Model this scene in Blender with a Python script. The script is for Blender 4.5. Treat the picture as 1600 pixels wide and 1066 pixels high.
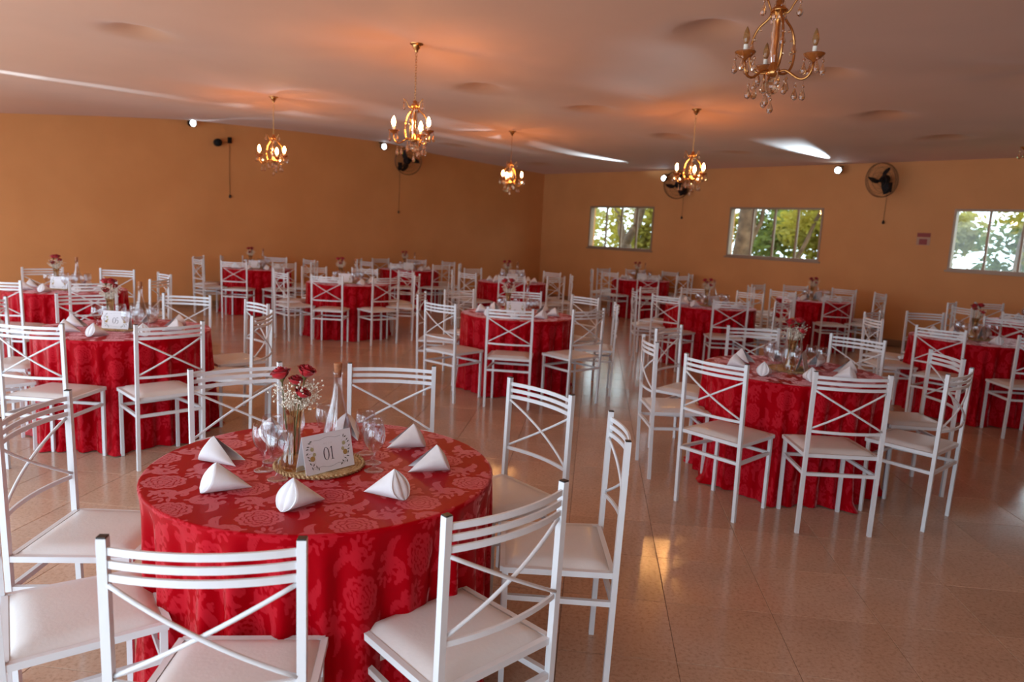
import bpy, bmesh, math, random
import numpy as np
from mathutils import Vector, Matrix, noise
R = math.radians
PI = math.pi
scene = bpy.context.scene
for o in list(bpy.data.objects):
    bpy.data.objects.remove(o)
COL = scene.collection

# ------------------------------------------------------------------ camera
CAM_H = 1.573; PITCH = R(8.57); ROLL = R(2.81)
fw = Vector((0, math.cos(PITCH), -math.sin(PITCH)))
r0 = Vector((1, 0, 0)); u0 = Vector((0, math.sin(PITCH), math.cos(PITCH)))
rt = math.cos(ROLL)*r0 + math.sin(ROLL)*u0
up = -math.sin(ROLL)*r0 + math.cos(ROLL)*u0
cd = bpy.data.cameras.new('camera'); cam = bpy.data.objects.new('camera', cd); COL.objects.link(cam)
cam.matrix_world = Matrix(((rt.x, up.x, -fw.x, 0), (rt.y, up.y, -fw.y, 0), (rt.z, up.z, -fw.z, CAM_H), (0, 0, 0, 1)))
cd.sensor_width = 36; cd.lens = 25.31; cd.clip_start = .05; cd.clip_end = 300
cd.dof.use_dof = True; cd.dof.focus_distance = 2.5; cd.dof.aperture_fstop = 3.4
scene.camera = cam

# ------------------------------------------------------------------ world, sun, exposure
SKY = 4.8
w = bpy.data.worlds.new('sky'); scene.world = w; w.use_nodes = True
bg = w.node_tree.nodes['Background']; bg.inputs[0].default_value = (.70, .86, 1.0, 1); bg.inputs[1].default_value = SKY
sd = bpy.data.lights.new('sun', 'SUN'); sd.energy = 3.0; sd.angle = R(1); sd.color = (1, .9, .72)
sun = bpy.data.objects.new('sun', sd); COL.objects.link(sun)
vs = scene.view_settings
vs.view_transform = 'Standard'; vs.look = 'None'; vs.exposure = 0.04; vs.gamma = 1.0; vs.use_curve_mapping = False
cy = scene.cycles; cy.max_bounces = 7; cy.diffuse_bounces = 3; cy.glossy_bounces = 4; cy.transmission_bounces = 6; cy.transparent_max_bounces = 16; cy.sample_clamp_indirect = 6

# room frame: K far corner, DL along the left wall, DR along the right wall (u along DR, v along DL)
ANG = R(42.5)
K = Vector((.609, 18.39, 0))
DL = Vector((-math.cos(ANG), -math.sin(ANG), 0)); DR = Vector((math.sin(ANG), -math.cos(ANG), 0))
U, V = 18.0, 14.6
def RM(u, v, z=0.0):
    return K + DR*u + DL*v + Vector((0, 0, z))
ROOM = math.atan2(DR.y, DR.x)           # rotation that takes +x to DR; +y then points to -DL
sun.rotation_euler = (DR*(-.75) + DL*(-.15) + Vector((0, 0, -.8))).to_track_quat('-Z', 'Y').to_euler()

# daylight enters through the open bays of the long side (portals guide the sampling of the sky)
BAYS = [(1.2, 4.0), (4.4, 7.2), (7.6, 10.4), (10.8, 13.6), (14.0, 15.6)]
BAY_H = 2.65
for i, (a, b) in enumerate(BAYS):
    ld = bpy.data.lights.new('sky_portal', 'AREA'); ld.shape = 'RECTANGLE'; ld.size = b-a; ld.size_y = BAY_H
    ld.cycles.is_portal = True
    lo = bpy.data.objects.new('sky_portal', ld); COL.objects.link(lo)
    lo.location = RM((a+b)/2, V+.1, BAY_H/2)
    z = DL.copy(); x = DR.copy(); y = z.cross(x)
    m = Matrix((x, y, z)).transposed().to_4x4(); m.translation = lo.location; lo.matrix_world = m

# ------------------------------------------------------------------ materials
def mat(name, col=(.8, .8, .8), rough=.5, metal=0, spec=.5, **kw):
    m = bpy.data.materials.new(name); m.use_nodes = True
    b = m.node_tree.nodes['Principled BSDF']
    b.inputs['Base Color'].default_value = (*col, 1); b.inputs['Roughness'].default_value = rough
    b.inputs['Metallic'].default_value = metal; b.inputs['Specular IOR Level'].default_value = spec
    for k, v in kw.items():
        b.inputs[k.replace('_', ' ')].default_value = v
    return m
def nt(m): return m.node_tree.nodes, m.node_tree.links
def noise_tint(m, c1, c2, scale, detail=4, lo=.35, hi=.65, coord='Object', bump=0, bscale=None):
    n, l = nt(m); b = n['Principled BSDF']
    tc = n.new('ShaderNodeTexCoord'); tx = n.new('ShaderNodeTexNoise'); tx.inputs['Scale'].default_value = scale; tx.inputs['Detail'].default_value = detail
    l.new(tc.outputs[coord], tx.inputs['Vector'])
    rp = n.new('ShaderNodeValToRGB'); rp.color_ramp.elements[0].position = lo; rp.color_ramp.elements[1].position = hi
    rp.color_ramp.elements[0].color = (*c1, 1); rp.color_ramp.elements[1].color = (*c2, 1)
    l.new(tx.outputs['Fac'], rp.inputs['Fac']); l.new(rp.outputs['Color'], b.inputs['Base Color'])
    if bump:
        t2 = n.new('ShaderNodeTexNoise'); t2.inputs['Scale'].default_value = bscale or scale*4; t2.inputs['Detail'].default_value = 3
        l.new(tc.outputs[coord], t2.inputs['Vector'])
        bp = n.new('ShaderNodeBump'); bp.inputs['Strength'].default_value = bump; bp.inputs['Distance'].default_value = .01
        l.new(t2.outputs['Fac'], bp.inputs['Height']); l.new(bp.outputs['Normal'], b.inputs['Normal'])
    return m
M = {}
M['wall'] = noise_tint(mat('wall_paint', rough=.6, spec=.3), (.68, .300, .108), (.73, .33, .122), 1.3, bump=.05, bscale=60)
M['ceil'] = noise_tint(mat('ceiling_fabric', rough=.75, spec=.2, Sheen_Weight=.2), (.64, .32, .175), (.69, .35, .195), .8)
M['base'] = mat('baseboard_tile', (.36, .17, .08), .35)
M['grout'] = mat('grout', (.13, .075, .045), .9)
M['white'] = mat('white_enamel', (.74, .76, .79), .32)
M['vinyl'] = noise_tint(mat('white_vinyl', rough=.3), (.70, .68, .67), (.74, .72, .71), 8, bump=.06, bscale=90)
M['cap'] = mat('black_plastic', (.012, .012, .012), .35)
M['alu'] = mat('window_frame', (.34, .22, .15), .45, .2)
M['napkin'] = noise_tint(mat('white_cotton', rough=.85, spec=.2, Sheen_Weight=.2), (.80, .80, .83), (.84, .84, .87), 30, bump=.1, bscale=900)
M['card'] = mat('card_stock', (.78, .77, .80), .6)
M['ink'] = mat('print_ink', (.03, .03, .045), .6)
M['greyink'] = mat('print_grey', (.34, .33, .36), .6)
M['faintink'] = mat('print_faint', (.62, .61, .63), .6)
M['gold'] = mat('print_gold', (.42, .26, .07), .6)
M['palegold'] = mat('print_pale_gold', (.46, .42, .22), .6)
M['leafink'] = mat('print_leaf', (.09, .10, .085), .6)
M['straw'] = noise_tint(mat('woven_straw', rough=.8), (.42, .25, .10), (.66, .46, .24), 55, bump=.5, bscale=160)
M['cork'] = noise_tint(mat('cork', rough=.85), (.33, .12, .05), (.50, .20, .09), 90)
M['rose'] = mat('rose_petal', (.42, .004, .012), .5, Sheen_Weight=.15)
M['stem'] = mat('flower_stem', (.10, .09, .025), .6)
M['gyp'] = mat('gypsophila', (.76, .70, .58), .7)
M['brass'] = mat('antique_gold', (.55, .27, .09), .25, 1.0)
M['blackmetal'] = mat('black_metal', (.008, .008, .009), .6, 0, .2)
M['wire'] = mat('guard_wire', (.09, .035, .015), .45, .4)
M['cable'] = mat('brown_cable', (.10, .035, .015), .6)
M['sleeve'] = mat('candle_sleeve', (.75, .70, .60), .4)
M['bark'] = noise_tint(mat('bark', rough=.9), (.06, .035, .02), (.16, .10, .06), 6, bump=.6, bscale=14)
M['grass'] = noise_tint(mat('lawn', rough=.9), (.05, .09, .015), (.13, .17, .04), 2)
M['render'] = mat('plaster', (.6, .5, .4), .8)
M['signred'] = mat('sign_red', (.28, .012, .006), .5)
M['signpale'] = mat('sign_pale', (.52, .27, .17), .5)
M['underlay'] = mat('table_wood', (.30, .18, .09), .6)

def emis(name, col, s):
    m = bpy.data.materials.new(name); m.use_nodes = True; n, l = nt(m); n.clear()
    e = n.new('ShaderNodeEmission'); e.inputs[0].default_value = (*col, 1); e.inputs[1].default_value = s
    o = n.new('ShaderNodeOutputMaterial'); l.new(e.outputs[0], o.inputs[0]); return m
M['bulb_on'] = emis('bulb_lit', (1.0, .48, .15), 400)
M['bulb_off'] = mat('bulb_unlit', (.55, .30, .12), .12, 0, .6, Transmission_Weight=.7)
M['led'] = emis('led_lens', (.62, .84, 1.0), 30)

def thin_glass(name, tint=(1, 1, 1), gloss=(1, 1, 1), ior=1.5, base=.06):
    m = bpy.data.materials.new(name); m.use_nodes = True; n, l = nt(m); n.clear()
    t = n.new('ShaderNodeBsdfTransparent'); t.inputs[0].default_value = (*tint, 1)
    g = n.new('ShaderNodeBsdfGlossy'); g.inputs['Roughness'].default_value = .02; g.inputs[0].default_value = (*gloss, 1)
    lw = n.new('ShaderNodeLayerWeight'); lw.inputs[0].default_value = .5
    pw = n.new('ShaderNodeMath'); pw.operation = 'POWER'; pw.inputs[1].default_value = 3.2; l.new(lw.outputs['Facing'], pw.inputs[0])
    ad = n.new('ShaderNodeMath'); ad.operation = 'MULTIPLY_ADD'; ad.inputs[1].default_value = .75; ad.inputs[2].default_value = base+.02; ad.use_clamp = True
    l.new(pw.outputs[0], ad.inputs[0])
    mx = n.new('ShaderNodeMixShader'); o = n.new('ShaderNodeOutputMaterial')
    l.new(ad.outputs[0], mx.inputs[0]); l.new(t.outputs[0], mx.inputs[1]); l.new(g.outputs[0], mx.inputs[2]); l.new(mx.outputs[0], o.inputs[0])
    return m
M['pane'] = thin_glass('window_glass', (.95, .97, .95), base=0)
M['glass'] = thin_glass('clear_glass', (.95, .95, .96), base=.05)
M['vase'] = thin_glass('amber_glass', (.86, .74, .58), base=.05)
M['crystal'] = mat('amber_crystal', (1.0, .80, .58), .02, 0, .6, Transmission_Weight=1.0)
M['amber'] = mat('amber_dish', (.55, .16, .03), .1, 0, .6, Transmission_Weight=.55)

# polished floor tile: beige, speckled, each tile a little different
def tile_mat():
    m = mat('polished_tile', rough=.16, spec=.5); n, l = nt(m); b = n['Principled BSDF']
    g = n.new('ShaderNodeNewGeometry')
    t1 = n.new('ShaderNodeTexNoise'); t1.inputs['Scale'].default_value = 62; t1.inputs['Detail'].default_value = 5; t1.inputs['Roughness'].default_value = .7
    t2 = n.new('ShaderNodeTexNoise'); t2.inputs['Scale'].default_value = 3.0; t2.inputs['Detail'].default_value = 3
    l.new(g.outputs['Position'], t1.inputs['Vector']); l.new(g.outputs['Position'], t2.inputs['Vector'])
    rp = n.new('ShaderNodeValToRGB'); e = rp.color_ramp.elements
    e[0].position = .30; e[0].color = (.37, .225, .15, 1); e[1].position = .48; e[1].color = (.55, .365, .26, 1)
    e2 = rp.color_ramp.elements.new(.72); e2.color = (.60, .42, .31, 1)
    l.new(t1.outputs['Fac'], rp.inputs['Fac'])
    oi = n.new('ShaderNodeObjectInfo')
    ad = n.new('ShaderNodeMath'); ad.operation = 'MULTIPLY_ADD'; ad.inputs[1].default_value = .16; ad.inputs[2].default_value = .92
    l.new(oi.outputs['Random'], ad.inputs[0])
    a2 = n.new('ShaderNodeMath'); a2.operation = 'MULTIPLY_ADD'; a2.inputs[1].default_value = .35; a2.inputs[2].default_value = .82
    l.new(t2.outputs['Fac'], a2.inputs[0])
    mu = n.new('ShaderNodeMath'); mu.operation = 'MULTIPLY'; l.new(ad.outputs[0], mu.inputs[0]); l.new(a2.outputs[0], mu.inputs[1])
    vm = n.new('ShaderNodeVectorMath'); vm.operation = 'SCALE'; l.new(rp.outputs['Color'], vm.inputs[0]); l.new(mu.outputs[0], vm.inputs['Scale'])
    l.new(vm.outputs[0], b.inputs['Base Color'])
    t3 = n.new('ShaderNodeTexNoise'); t3.inputs['Scale'].default_value = 7; t3.inputs['Detail'].default_value = 2
    l.new(g.outputs['Position'], t3.inputs['Vector'])
    bp = n.new('ShaderNodeBump'); bp.inputs['Strength'].default_value = .06; bp.inputs['Distance'].default_value = .01
    l.new(t3.outputs['Fac'], bp.inputs['Height']); l.new(bp.outputs['Normal'], b.inputs['Normal'])
    return m
M['tile'] = tile_mat()

# red damask: satin ground, woven motif in a lighter, shinier thread
def cloth_mat():
    m = mat('red_damask', rough=.45, spec=.16); n, l = nt(m); b = n['Principled BSDF']
    at = n.new('ShaderNodeAttribute'); at.attribute_name = 'damask'
    rp = n.new('ShaderNodeValToRGB'); rp.color_ramp.elements[0].position = .35; rp.color_ramp.elements[1].position = .65
    rp.color_ramp.elements[0].color = (.36, .0004, .005, 1); rp.color_ramp.elements[1].color = (.48, .011, .022, 1)
    l.new(at.outputs['Fac'], rp.inputs['Fac']); l.new(rp.outputs['Color'], b.inputs['Base Color'])
    sh = n.new('ShaderNodeMapRange'); sh.inputs['From Min'].default_value = .35; sh.inputs['From Max'].default_value = .65; sh.inputs['To Min'].default_value = 0; sh.inputs['To Max'].default_value = 1.0
    l.new(at.outputs['Fac'], sh.inputs['Value']); l.new(sh.outputs[0], b.inputs['Sheen Weight'])
    b.inputs['Sheen Roughness'].default_value = .30; b.inputs['Sheen Tint'].default_value = (1, .62, .62, 1); b.inputs['Specular Tint'].default_value = (1, .12, .16, 1)
    return m
M['cloth'] = cloth_mat()

def leaf_mat(name, c):
    m = bpy.data.materials.new(name); m.use_nodes = True; n, l = nt(m); n.clear()
    d = n.new('ShaderNodeBsdfDiffuse'); t = n.new('ShaderNodeBsdfTranslucent'); mx = n.new('ShaderNodeMixShader'); o = n.new('ShaderNodeOutputMaterial')
    d.inputs[0].default_value = (*c, 1); t.inputs[0].default_value = (c[0]*1.3, c[1]*1.2, c[2]*.6, 1); mx.inputs[0].default_value = .5
    l.new(d.outputs[0], mx.inputs[1]); l.new(t.outputs[0], mx.inputs[2]); l.new(mx.outputs[0], o.inputs[0]); return m
M['leafA'] = leaf_mat('leaf_yellow_green', (.27, .23, .055)); M['leafB'] = leaf_mat('leaf_green', (.13, .16, .05)); M['leafC'] = leaf_mat('leaf_pale', (.32, .30, .16))

# ------------------------------------------------------------------ geometry helpers
class G:
    def __init__(s): s.v = []; s.f = []
    def add(s, vs, fs):
        k = len(s.v); s.v += [tuple(p) for p in vs]; s.f += [tuple(i+k for i in f) for f in fs]; return s
    def box(s, c, d, rot=None):
        x, y, z = d[0]/2, d[1]/2, d[2]/2
        p = [Vector(q) for q in ((-x,-y,-z),(x,-y,-z),(x,y,-z),(-x,y,-z),(-x,-y,z),(x,-y,z),(x,y,z),(-x,y,z))]
        if rot: p = [rot @ q for q in p]
        c = Vector(c)
        return s.add([q+c for q in p], [(0,3,2,1),(4,5,6,7),(0,1,5,4),(1,2,6,5),(2,3,7,6),(3,0,4,7)])
    def bbox(s, a, b): return s.box([(a[i]+b[i])/2 for i in range(3)], [abs(b[i]-a[i]) for i in range(3)])
    def tube(s, pts, r, n=8, cap=True, up=None, sq=None):
        # sweep: round section of radius r (number or list), or rectangle sq=(width, height) with `up` as height direction
        pts = [Vector(p) for p in pts]; k = len(s.v); N = len(pts)
        ref = Vector(up) if up else None; prev = None; m = 4 if sq else n
        for i, p in enumerate(pts):
            t = (pts[min(i+1, N-1)] - pts[max(i-1, 0)]).normalized()
            if ref is not None: a = t.cross(ref)
            elif prev is None: a = t.cross(Vector((0,0,1)) if abs(t.z) < .9 else Vector((1,0,0)))
            else: a = prev - t*prev.dot(t)
            a.normalize(); b = a.cross(t).normalized(); prev = a
            if sq:
                for sx, sy in ((-1,-1),(1,-1),(1,1),(-1,1)): s.v.append(tuple(p + a*sx*sq[0]/2 + b*sy*sq[1]/2))
            else:
                rr = r[i] if isinstance(r, (list, tuple)) else r
                for j in range(n): s.v.append(tuple(p + a*math.cos(2*PI*j/n)*rr + b*math.sin(2*PI*j/n)*rr))
        for i in range(N-1):
            for j in range(m):
                q = (j+1) % m; s.f.append((k+i*m+j, k+i*m+q, k+(i+1)*m+q, k+(i+1)*m+j))
        if cap: s.f.append(tuple(k+j for j in reversed(range(m)))); s.f.append(tuple(k+(N-1)*m+j for j in range(m)))
        return s
    def lathe(s, prof, n=16, c=(0,0,0), close=True):
        k = len(s.v); N = len(prof)
        for (r, z) in prof:
            for j in range(n): s.v.append((c[0]+r*math.cos(2*PI*j/n), c[1]+r*math.sin(2*PI*j/n), c[2]+z))
        for i in range(N-1):
            for j in range(n):
                q = (j+1) % n; s.f.append((k+i*n+j, k+i*n+q, k+(i+1)*n+q, k+(i+1)*n+j))
        if close:
            if prof[0][0] > 1e-6: s.f.append(tuple(k+j for j in reversed(range(n))))
            if prof[-1][0] > 1e-6: s.f.append(tuple(k+(N-1)*n+j for j in range(n)))
        return s
    def sphere(s, c, r, n=8, m=6, sz=1):
        return s.lathe([(r*math.sin(PI*i/m)+1e-5, -r*sz*math.cos(PI*i/m)) for i in range(m+1)], n, c)
    def mesh(s, name, material, smooth=False, angle=None):
        me = bpy.data.meshes.new(name); me.from_pydata(s.v, [], s.f)
        me.materials.append(material)
        if smooth: me.polygons.foreach_set('use_smooth', [True]*len(me.polygons))
        me.update()
        if angle: me.set_sharp_from_angle(angle=angle)
        return me
def O(name, me, parent=None, loc=(0,0,0), rz=0, mtx=None):
    o = bpy.data.objects.new(name, me); COL.objects.link(o); o.parent = parent
    if mtx is not None: o.matrix_local = mtx
    else: o.location = loc; o.rotation_euler = (0, 0, rz)
    return o
def tag(o, label=None, cat=None, group=None, kind=None):
    if label: o['label'] = label
    if cat: o['category'] = cat
    if group: o['group'] = group
    if kind: o['kind'] = kind
    return o
def E(name, loc=(0,0,0), rz=0): return O(name, None, None, loc, rz)
def copy_tree(o, parent=None):
    c = o.copy(); COL.objects.link(c); c.parent = parent
    for ch in o.children: copy_tree(ch, c)
    return c
def drop_tree(o):
    for ch in list(o.children): drop_tree(ch)
    bpy.data.objects.remove(o)
def in_view(p, mx=60, my=60):
    d = Vector(p) - Vector((0, 0, CAM_H)); z = d.dot(fw)
    if z < .2: return False
    x = 800 + 1124.7*d.dot(rt)/z; y = 533 - 1124.7*d.dot(up)/z
    return -mx < x < 1600+mx and -my < y < 1066+my

# ------------------------------------------------------------------ floor and tiles
rm = Matrix.Rotation(ROOM, 4, 'Z'); rm.translation = K      # local x = u, local y = -v
fl = O('floor', G().bbox((-.3, -V-.3, -.06), (U+.3, .3, -.003)).mesh('floor', M['grout']), mtx=rm); tag(fl, kind='structure')
TS = .452; TA = R(-6.2); T0 = Vector((.73, 2.96, 0))
e1 = Vector((math.cos(TA), math.sin(TA), 0)); e2 = Vector((-math.sin(TA), math.cos(TA), 0))
hs = TS/2 - .0016
tg = G().add([(-hs-.0005,-hs-.0005,-.009),(hs+.0005,-hs-.0005,-.009),(hs+.0005,hs+.0005,-.009),(-hs-.0005,hs+.0005,-.009),
              (-hs-.0005,-hs-.0005,-.0012),(hs+.0005,-hs-.0005,-.0012),(hs+.0005,hs+.0005,-.0012),(-hs-.0005,hs+.0005,-.0012),
              (-hs+.001,-hs+.001,0),(hs-.001,-hs+.001,0),(hs-.001,hs-.001,0),(-hs+.001,hs-.001,0)],
             [(0,1,5,4),(1,2,6,5),(2,3,7,6),(3,0,4,7),(4,5,9,8),(5,6,10,9),(6,7,11,10),(7,4,8,11),(8,9,10,11)])
tile_me = tg.mesh('floor_tile', M['tile'])
near, rest = [], []
for i in range(-60, 61):
    for j in range(-60, 61):
        c = T0 + e1*(i+.5)*TS + e2*(j+.5)*TS
        d = c - K; u, v = d.dot(DR), d.dot(DL)
        if -.05 < u < U+.05 and -.05 < v < V+.05:
            (near if in_view(c, 120, 150) else rest).append((c.length, c))
near.sort(key=lambda t: t[0])
rest += near[300:]; near = near[:300]
inv = rm.inverted()
for _, c in near:
    O('floor_tile', tile_me, fl, mtx=inv @ (Matrix.Translation(c) @ Matrix.Rotation(TA, 4, 'Z')))
bg_ = G()
rotT = Matrix.Rotation(TA, 3, 'Z')
for _, c in rest:
    bg_.add([rotT @ Vector(p) + c for p in tg.v], tg.f)
ft = O('floor_tiles_beyond', bg_.mesh('floor_tiles_beyond', M['tile']), fl, mtx=inv); ft['kind'] = 'stuff'

# ------------------------------------------------------------------ walls, ceiling, windows
WT = .2; WH = 3.5
SILL, HEAD = 1.32, 2.275
WINS = [(1.60, 3.45), (5.29, 7.17), (9.26, 11.14)]
def wall_mesh(g, name): 
    o = O(name, g.mesh(name, M['wall']), mtx=rm); return tag(o, kind='structure')
g = G().bbox((0, 0, 0), (U, WT, SILL)).bbox((0, 0, HEAD), (U, WT, WH))
xs = [0] + [x for ab in WINS for x in ab] + [U]
for i in range(0, len(xs), 2): g.bbox((xs[i], 0, SILL), (xs[i+1], WT, HEAD))
wall_mesh(g, 'wall_right')
wall_mesh(G().bbox((-WT, -V, 0), (0, WT, WH)), 'wall_left')
wall_mesh(G().bbox((U, -V, 0), (U+WT, WT, WH)), 'wall_back')
g = G().bbox((0, -V-WT, BAY_H), (U, -V, WH))
edges = [0] + [x for ab in BAYS for x in ab] + [U]
for i in range(0, len(edges), 2): g.bbox((edges[i], -V-WT, 0), (edges[i+1], -V, BAY_H))
wall_mesh(g, 'wall_front')
tag(O('baseboard_left', G().bbox((0, -V, 0), (.015, 0, .10)).mesh('baseboard_left', M['base']), mtx=rm), kind='structure')
tag(O('baseboard_right', G().bbox((.015, -.015, 0), (U, 0, .10)).mesh('baseboard_right', M['base']), mtx=rm), kind='structure')

CH = [(-.91, 6.26, 1), (-3.09, 9.22, 1), (-.15, 11.26, 1), (1.99, 8.6, 1), (1.15, 3.5, 0), (4.12, 5.85, 0)]   # chandeliers: x, y, lit
pinch = [(1.28, 5.28), (-.42, 7.58), (2.63, 6.6), (.79, 8.64), (3.98, 8.23), (5.42, 9.52), (.45, 16.38), (3.49, 11.9), (2.09, 10.4), (6.9, 8.0), (-3.2, 6.2), (-5.5, 5.0), (-1.2, 13.6)]
pinch_uv = [((Vector((x, y, 0))-K).dot(DR), (Vector((x, y, 0))-K).dot(DL)) for x, y in pinch]
ch_uv = [((Vector((x, y, 0))-K).dot(DR), (Vector((x, y, 0))-K).dot(DL)) for x, y, _ in CH]
pv = [0, 3.4, 4.7, 6.4, 8.5, 9.9, 11.2, 12.8, V]; pz = [.02, .15, .25, .23, .17, .04, -.10, -.08, .0]
def ceil_h(u, v):
    h = 3.03 + np.interp(v, pv, pz)*np.exp(-u/2.2)
    edge = np.clip(np.minimum(np.minimum(u, U-u), np.minimum(v, V-v))/1.2, 0, 1)
    h = h + edge*(.035*np.cos(2*PI*(u-3.6)/4.2)*-1 + .025*np.sin(2*PI*v/5.3+.6))
    for a, b in pinch_uv:
        d2 = ((u-a)/.20)**2 + ((v-b)/.20)**2
        h = h + .10*np.exp(-d2) - .03*np.exp(-d2/9)
    for (a, b), lift in zip(ch_uv, (.07, .05, -.02, .02, 0, 0)):
        h = h + lift*np.exp(-((u-a)**2+(v-b)**2)/1.2)
        d = np.sqrt((u-a)**2 + (v-b)**2)
        th = np.arctan2(v-b, u-a)
        h = h + .03*np.exp(-(d/.5)**2) + .010*np.cos(5*th)*np.exp(-((d-.5)/.35)**2)
    return h
nu, nv = 230, 200
us = np.linspace(-.05, U+.05, nu); vv = np.linspace(-.05, V+.05, nv)
UU, VV = np.meshgrid(us, vv, indexing='ij'); HH = ceil_h(np.clip(UU, 0, U), np.clip(VV, 0, V))
g = G(); g.v = [(UU[i, j], -VV[i, j], HH[i, j]) for i in range(nu) for j in range(nv)]
g.f = [(i*nv+j, i*nv+j+1, (i+1)*nv+j+1, (i+1)*nv+j) for i in range(nu-1) for j in range(nv-1)]
tag(O('ceiling', g.mesh('ceiling', M['ceil'], True), mtx=rm), kind='structure')
tag(O('roof', G().bbox((-.4, -V-.4, WH), (U+.4, .4, WH+.15)).mesh('roof', M['render']), mtx=rm), kind='structure')
def ceil_at(x, y):
    d = Vector((x, y, 0))-K
    return float(ceil_h(np.array(d.dot(DR)), np.array(d.dot(DL))))

for i, (a, b) in enumerate(WINS):
    t = O('window_%d' % (i+1), None, mtx=rm @ Matrix.Translation((a, 0, SILL))); tag(t, kind='structure')
    W_, H_ = b-a, HEAD-SILL
    f = G().bbox((0, -.012, 0), (W_, .11, .035)).bbox((0, -.012, H_-.035), (W_, .11, H_)).bbox((0, -.012, .035), (.035, .11, H_-.035)).bbox((W_-.035, -.012, .035), (W_, .11, H_-.035))
    O('window_frame', f.mesh('window_frame', M['alu']), t)
    O('window_sill', G().bbox((-.03, -.035, -.03), (W_+.03, .0, 0)).mesh('window_sill', M['alu']), t)
    q = (W_-.07)/4
    for k in range(1, 4): O('mullion', G().bbox((.035+q*k-.016, .03, .035), (.035+q*k+.016, .075, H_-.035)).mesh('mullion', M['alu']), t)
    for k in range(4):
        x0 = .035+q*k+(.016 if k else 0); x1 = .035+q*(k+1)-(.016 if k < 3 else 0)
        O('pane', G().bbox((x0, .05, .035), (x1, .054, H_-.035)).mesh('pane', M['pane']), t)

# ------------------------------------------------------------------ garden beyond the windows
lawn = O('lawn', G().bbox((-60, .25, -.2), (60, 70, -.1)).mesh('lawn', M['grass']), mtx=rm); tag(lawn, 'green lawn outside beyond the windows', 'lawn', kind='stuff')
def leaf_cloud(rng, blobs, n, size):
    g = G()
    for _ in range(n):
        c, r, sq = blobs[rng.randrange(len(blobs))]
        d = Vector((rng.gauss(0, 1), rng.gauss(0, 1), rng.gauss(0, 1))).normalized()*r*rng.random()**.45
        p = Vector(c) + Vector((d.x, d.y, d.z*sq)); s = size*rng.uniform(.6, 1.3)
        a = Vector((rng.gauss(0,1), rng.gauss(0,1), rng.gauss(0,.6))).normalized(); b = a.cross(Vector((rng.gauss(0,1), rng.gauss(0,1), rng.gauss(0,1)))).normalized()
        g.add([p-a*s, p+b*s*.45, p+a*s, p-b*s*.45], [(0,1,2,3)])
    return g
def tree(u, v, trunk, blobs, n, leaf, label, size=.10, seed=1, z0=-.1):
    rng = random.Random(seed)
    t = E('tree', RM(u, -v, z0), ROOM)
    for i, (pts, rs) in enumerate(trunk):
        # densify and roughen the trunk line
        P = [Vector(p) for p in pts]; Q = []; RR = []
        for k in range(len(P)-1):
            for s in range(5):
                f = s/5; Q.append(P[k].lerp(P[k+1], f) + Vector((rng.uniform(-.02,.02), rng.uniform(-.02,.02), 0))); RR.append(rs[k]*(1-f)+rs[k+1]*f)
        Q.append(P[-1]); RR.append(rs[-1])
        O('trunk' if i == 0 else 'branch', G().tube(Q, RR, 9).mesh('trunk', M['bark'], True), t)
    fo = O('foliage', leaf_cloud(rng, blobs, n, size).mesh('foliage', M[leaf]), t); fo['kind'] = 'stuff'
    tag(t, label, 'tree', 'trees outside the windows'); return t
tree(.30, 3.0, [([(0,0,0),(.05,0,1.1),(-.02,0,1.55)], [.22,.17,.15]), ([(-.02,0,1.5),(-.45,.1,2.3),(-.9,.2,3.6)], [.12,.09,.05]), ([(-.02,0,1.5),(.32,.05,2.1),(.75,0,3.6)], [.13,.10,.06]), ([(.28,0,2.0),(.2,.1,2.8),(.1,.2,3.8)], [.07,.05,.03])],
     [((-.8,0,3.3),1.0,.7),((.8,.3,3.4),1.0,.7),((-.3,.2,2.3),.7,.6),((-1.2,.5,1.9),.7,.9)], 900, 'leafA', 'forked brown tree seen through the leftmost window', .09, 3)
tree(1.75, 2.6, [([(0,0,0),(.06,0,1.5),(.2,0,3.8)], [.15,.13,.09])], [((.3,.2,3.4),.9,.6),((.5,.3,2.0),.45,.8)], 350, 'leafA', 'straight grey trunk right of the forked tree', .08, 5)
tree(3.80, 3.0, [([(0,0,0),(.12,0,1.5),(.25,0,3.8)], [.25,.23,.18]), ([(.1,0,1.3),(.45,.1,2.2),(.6,.1,3.6)], [.06,.05,.04])], [((.3,.2,3.5),1.0,.6),((-.5,.4,2.1),.5,.8)], 500, 'leafA', 'thick dark trunk at the left of the middle window', .09, 7)
tree(4.75, 3.6, [([(0,0,0),(.25,0,1.4),(.75,.1,2.8),(.9,.1,3.8)], [.06,.05,.04,.03])], [((.9,.2,2.9),.8,.6),((.2,.3,2.3),.6,.5)], 600, 'leafA', 'thin slanting sapling in the middle window', .09, 9)
tree(6.6, 4.2, [([(0,0,0),(-.05,0,1.5),(.05,0,3.8)], [.07,.06,.05])], [((.1,.1,2.7),.9,.7),((.3,.2,1.7),.7,.5)], 800, 'leafA', 'leafy young tree at the right of the middle window', .09, 11)
tree(9.1, 4.5, [([(0,0,0),(.05,.05,1.4),(.2,0,3.8)], [.09,.08,.06])], [((.3,0,2.6),.7,.8),((.55,0,1.7),.5,.7),((.9,.2,2.3),.7,.9)], 900, 'leafA', 'yellow-green tree filling the right of the rightmost window', .10, 13)
bgt = [(-11, 11, 'leafB'), (-7.5, 9, 'leafC'), (-4.5, 10, 'leafA'), (-1.8, 8.5, 'leafC'), (.8, 10, 'leafB'), (3.2, 9, 'leafA'), (5.6, 10.5, 'leafC'), (8.2, 10, 'leafB'), (10.6, 12, 'leafC')]
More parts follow.
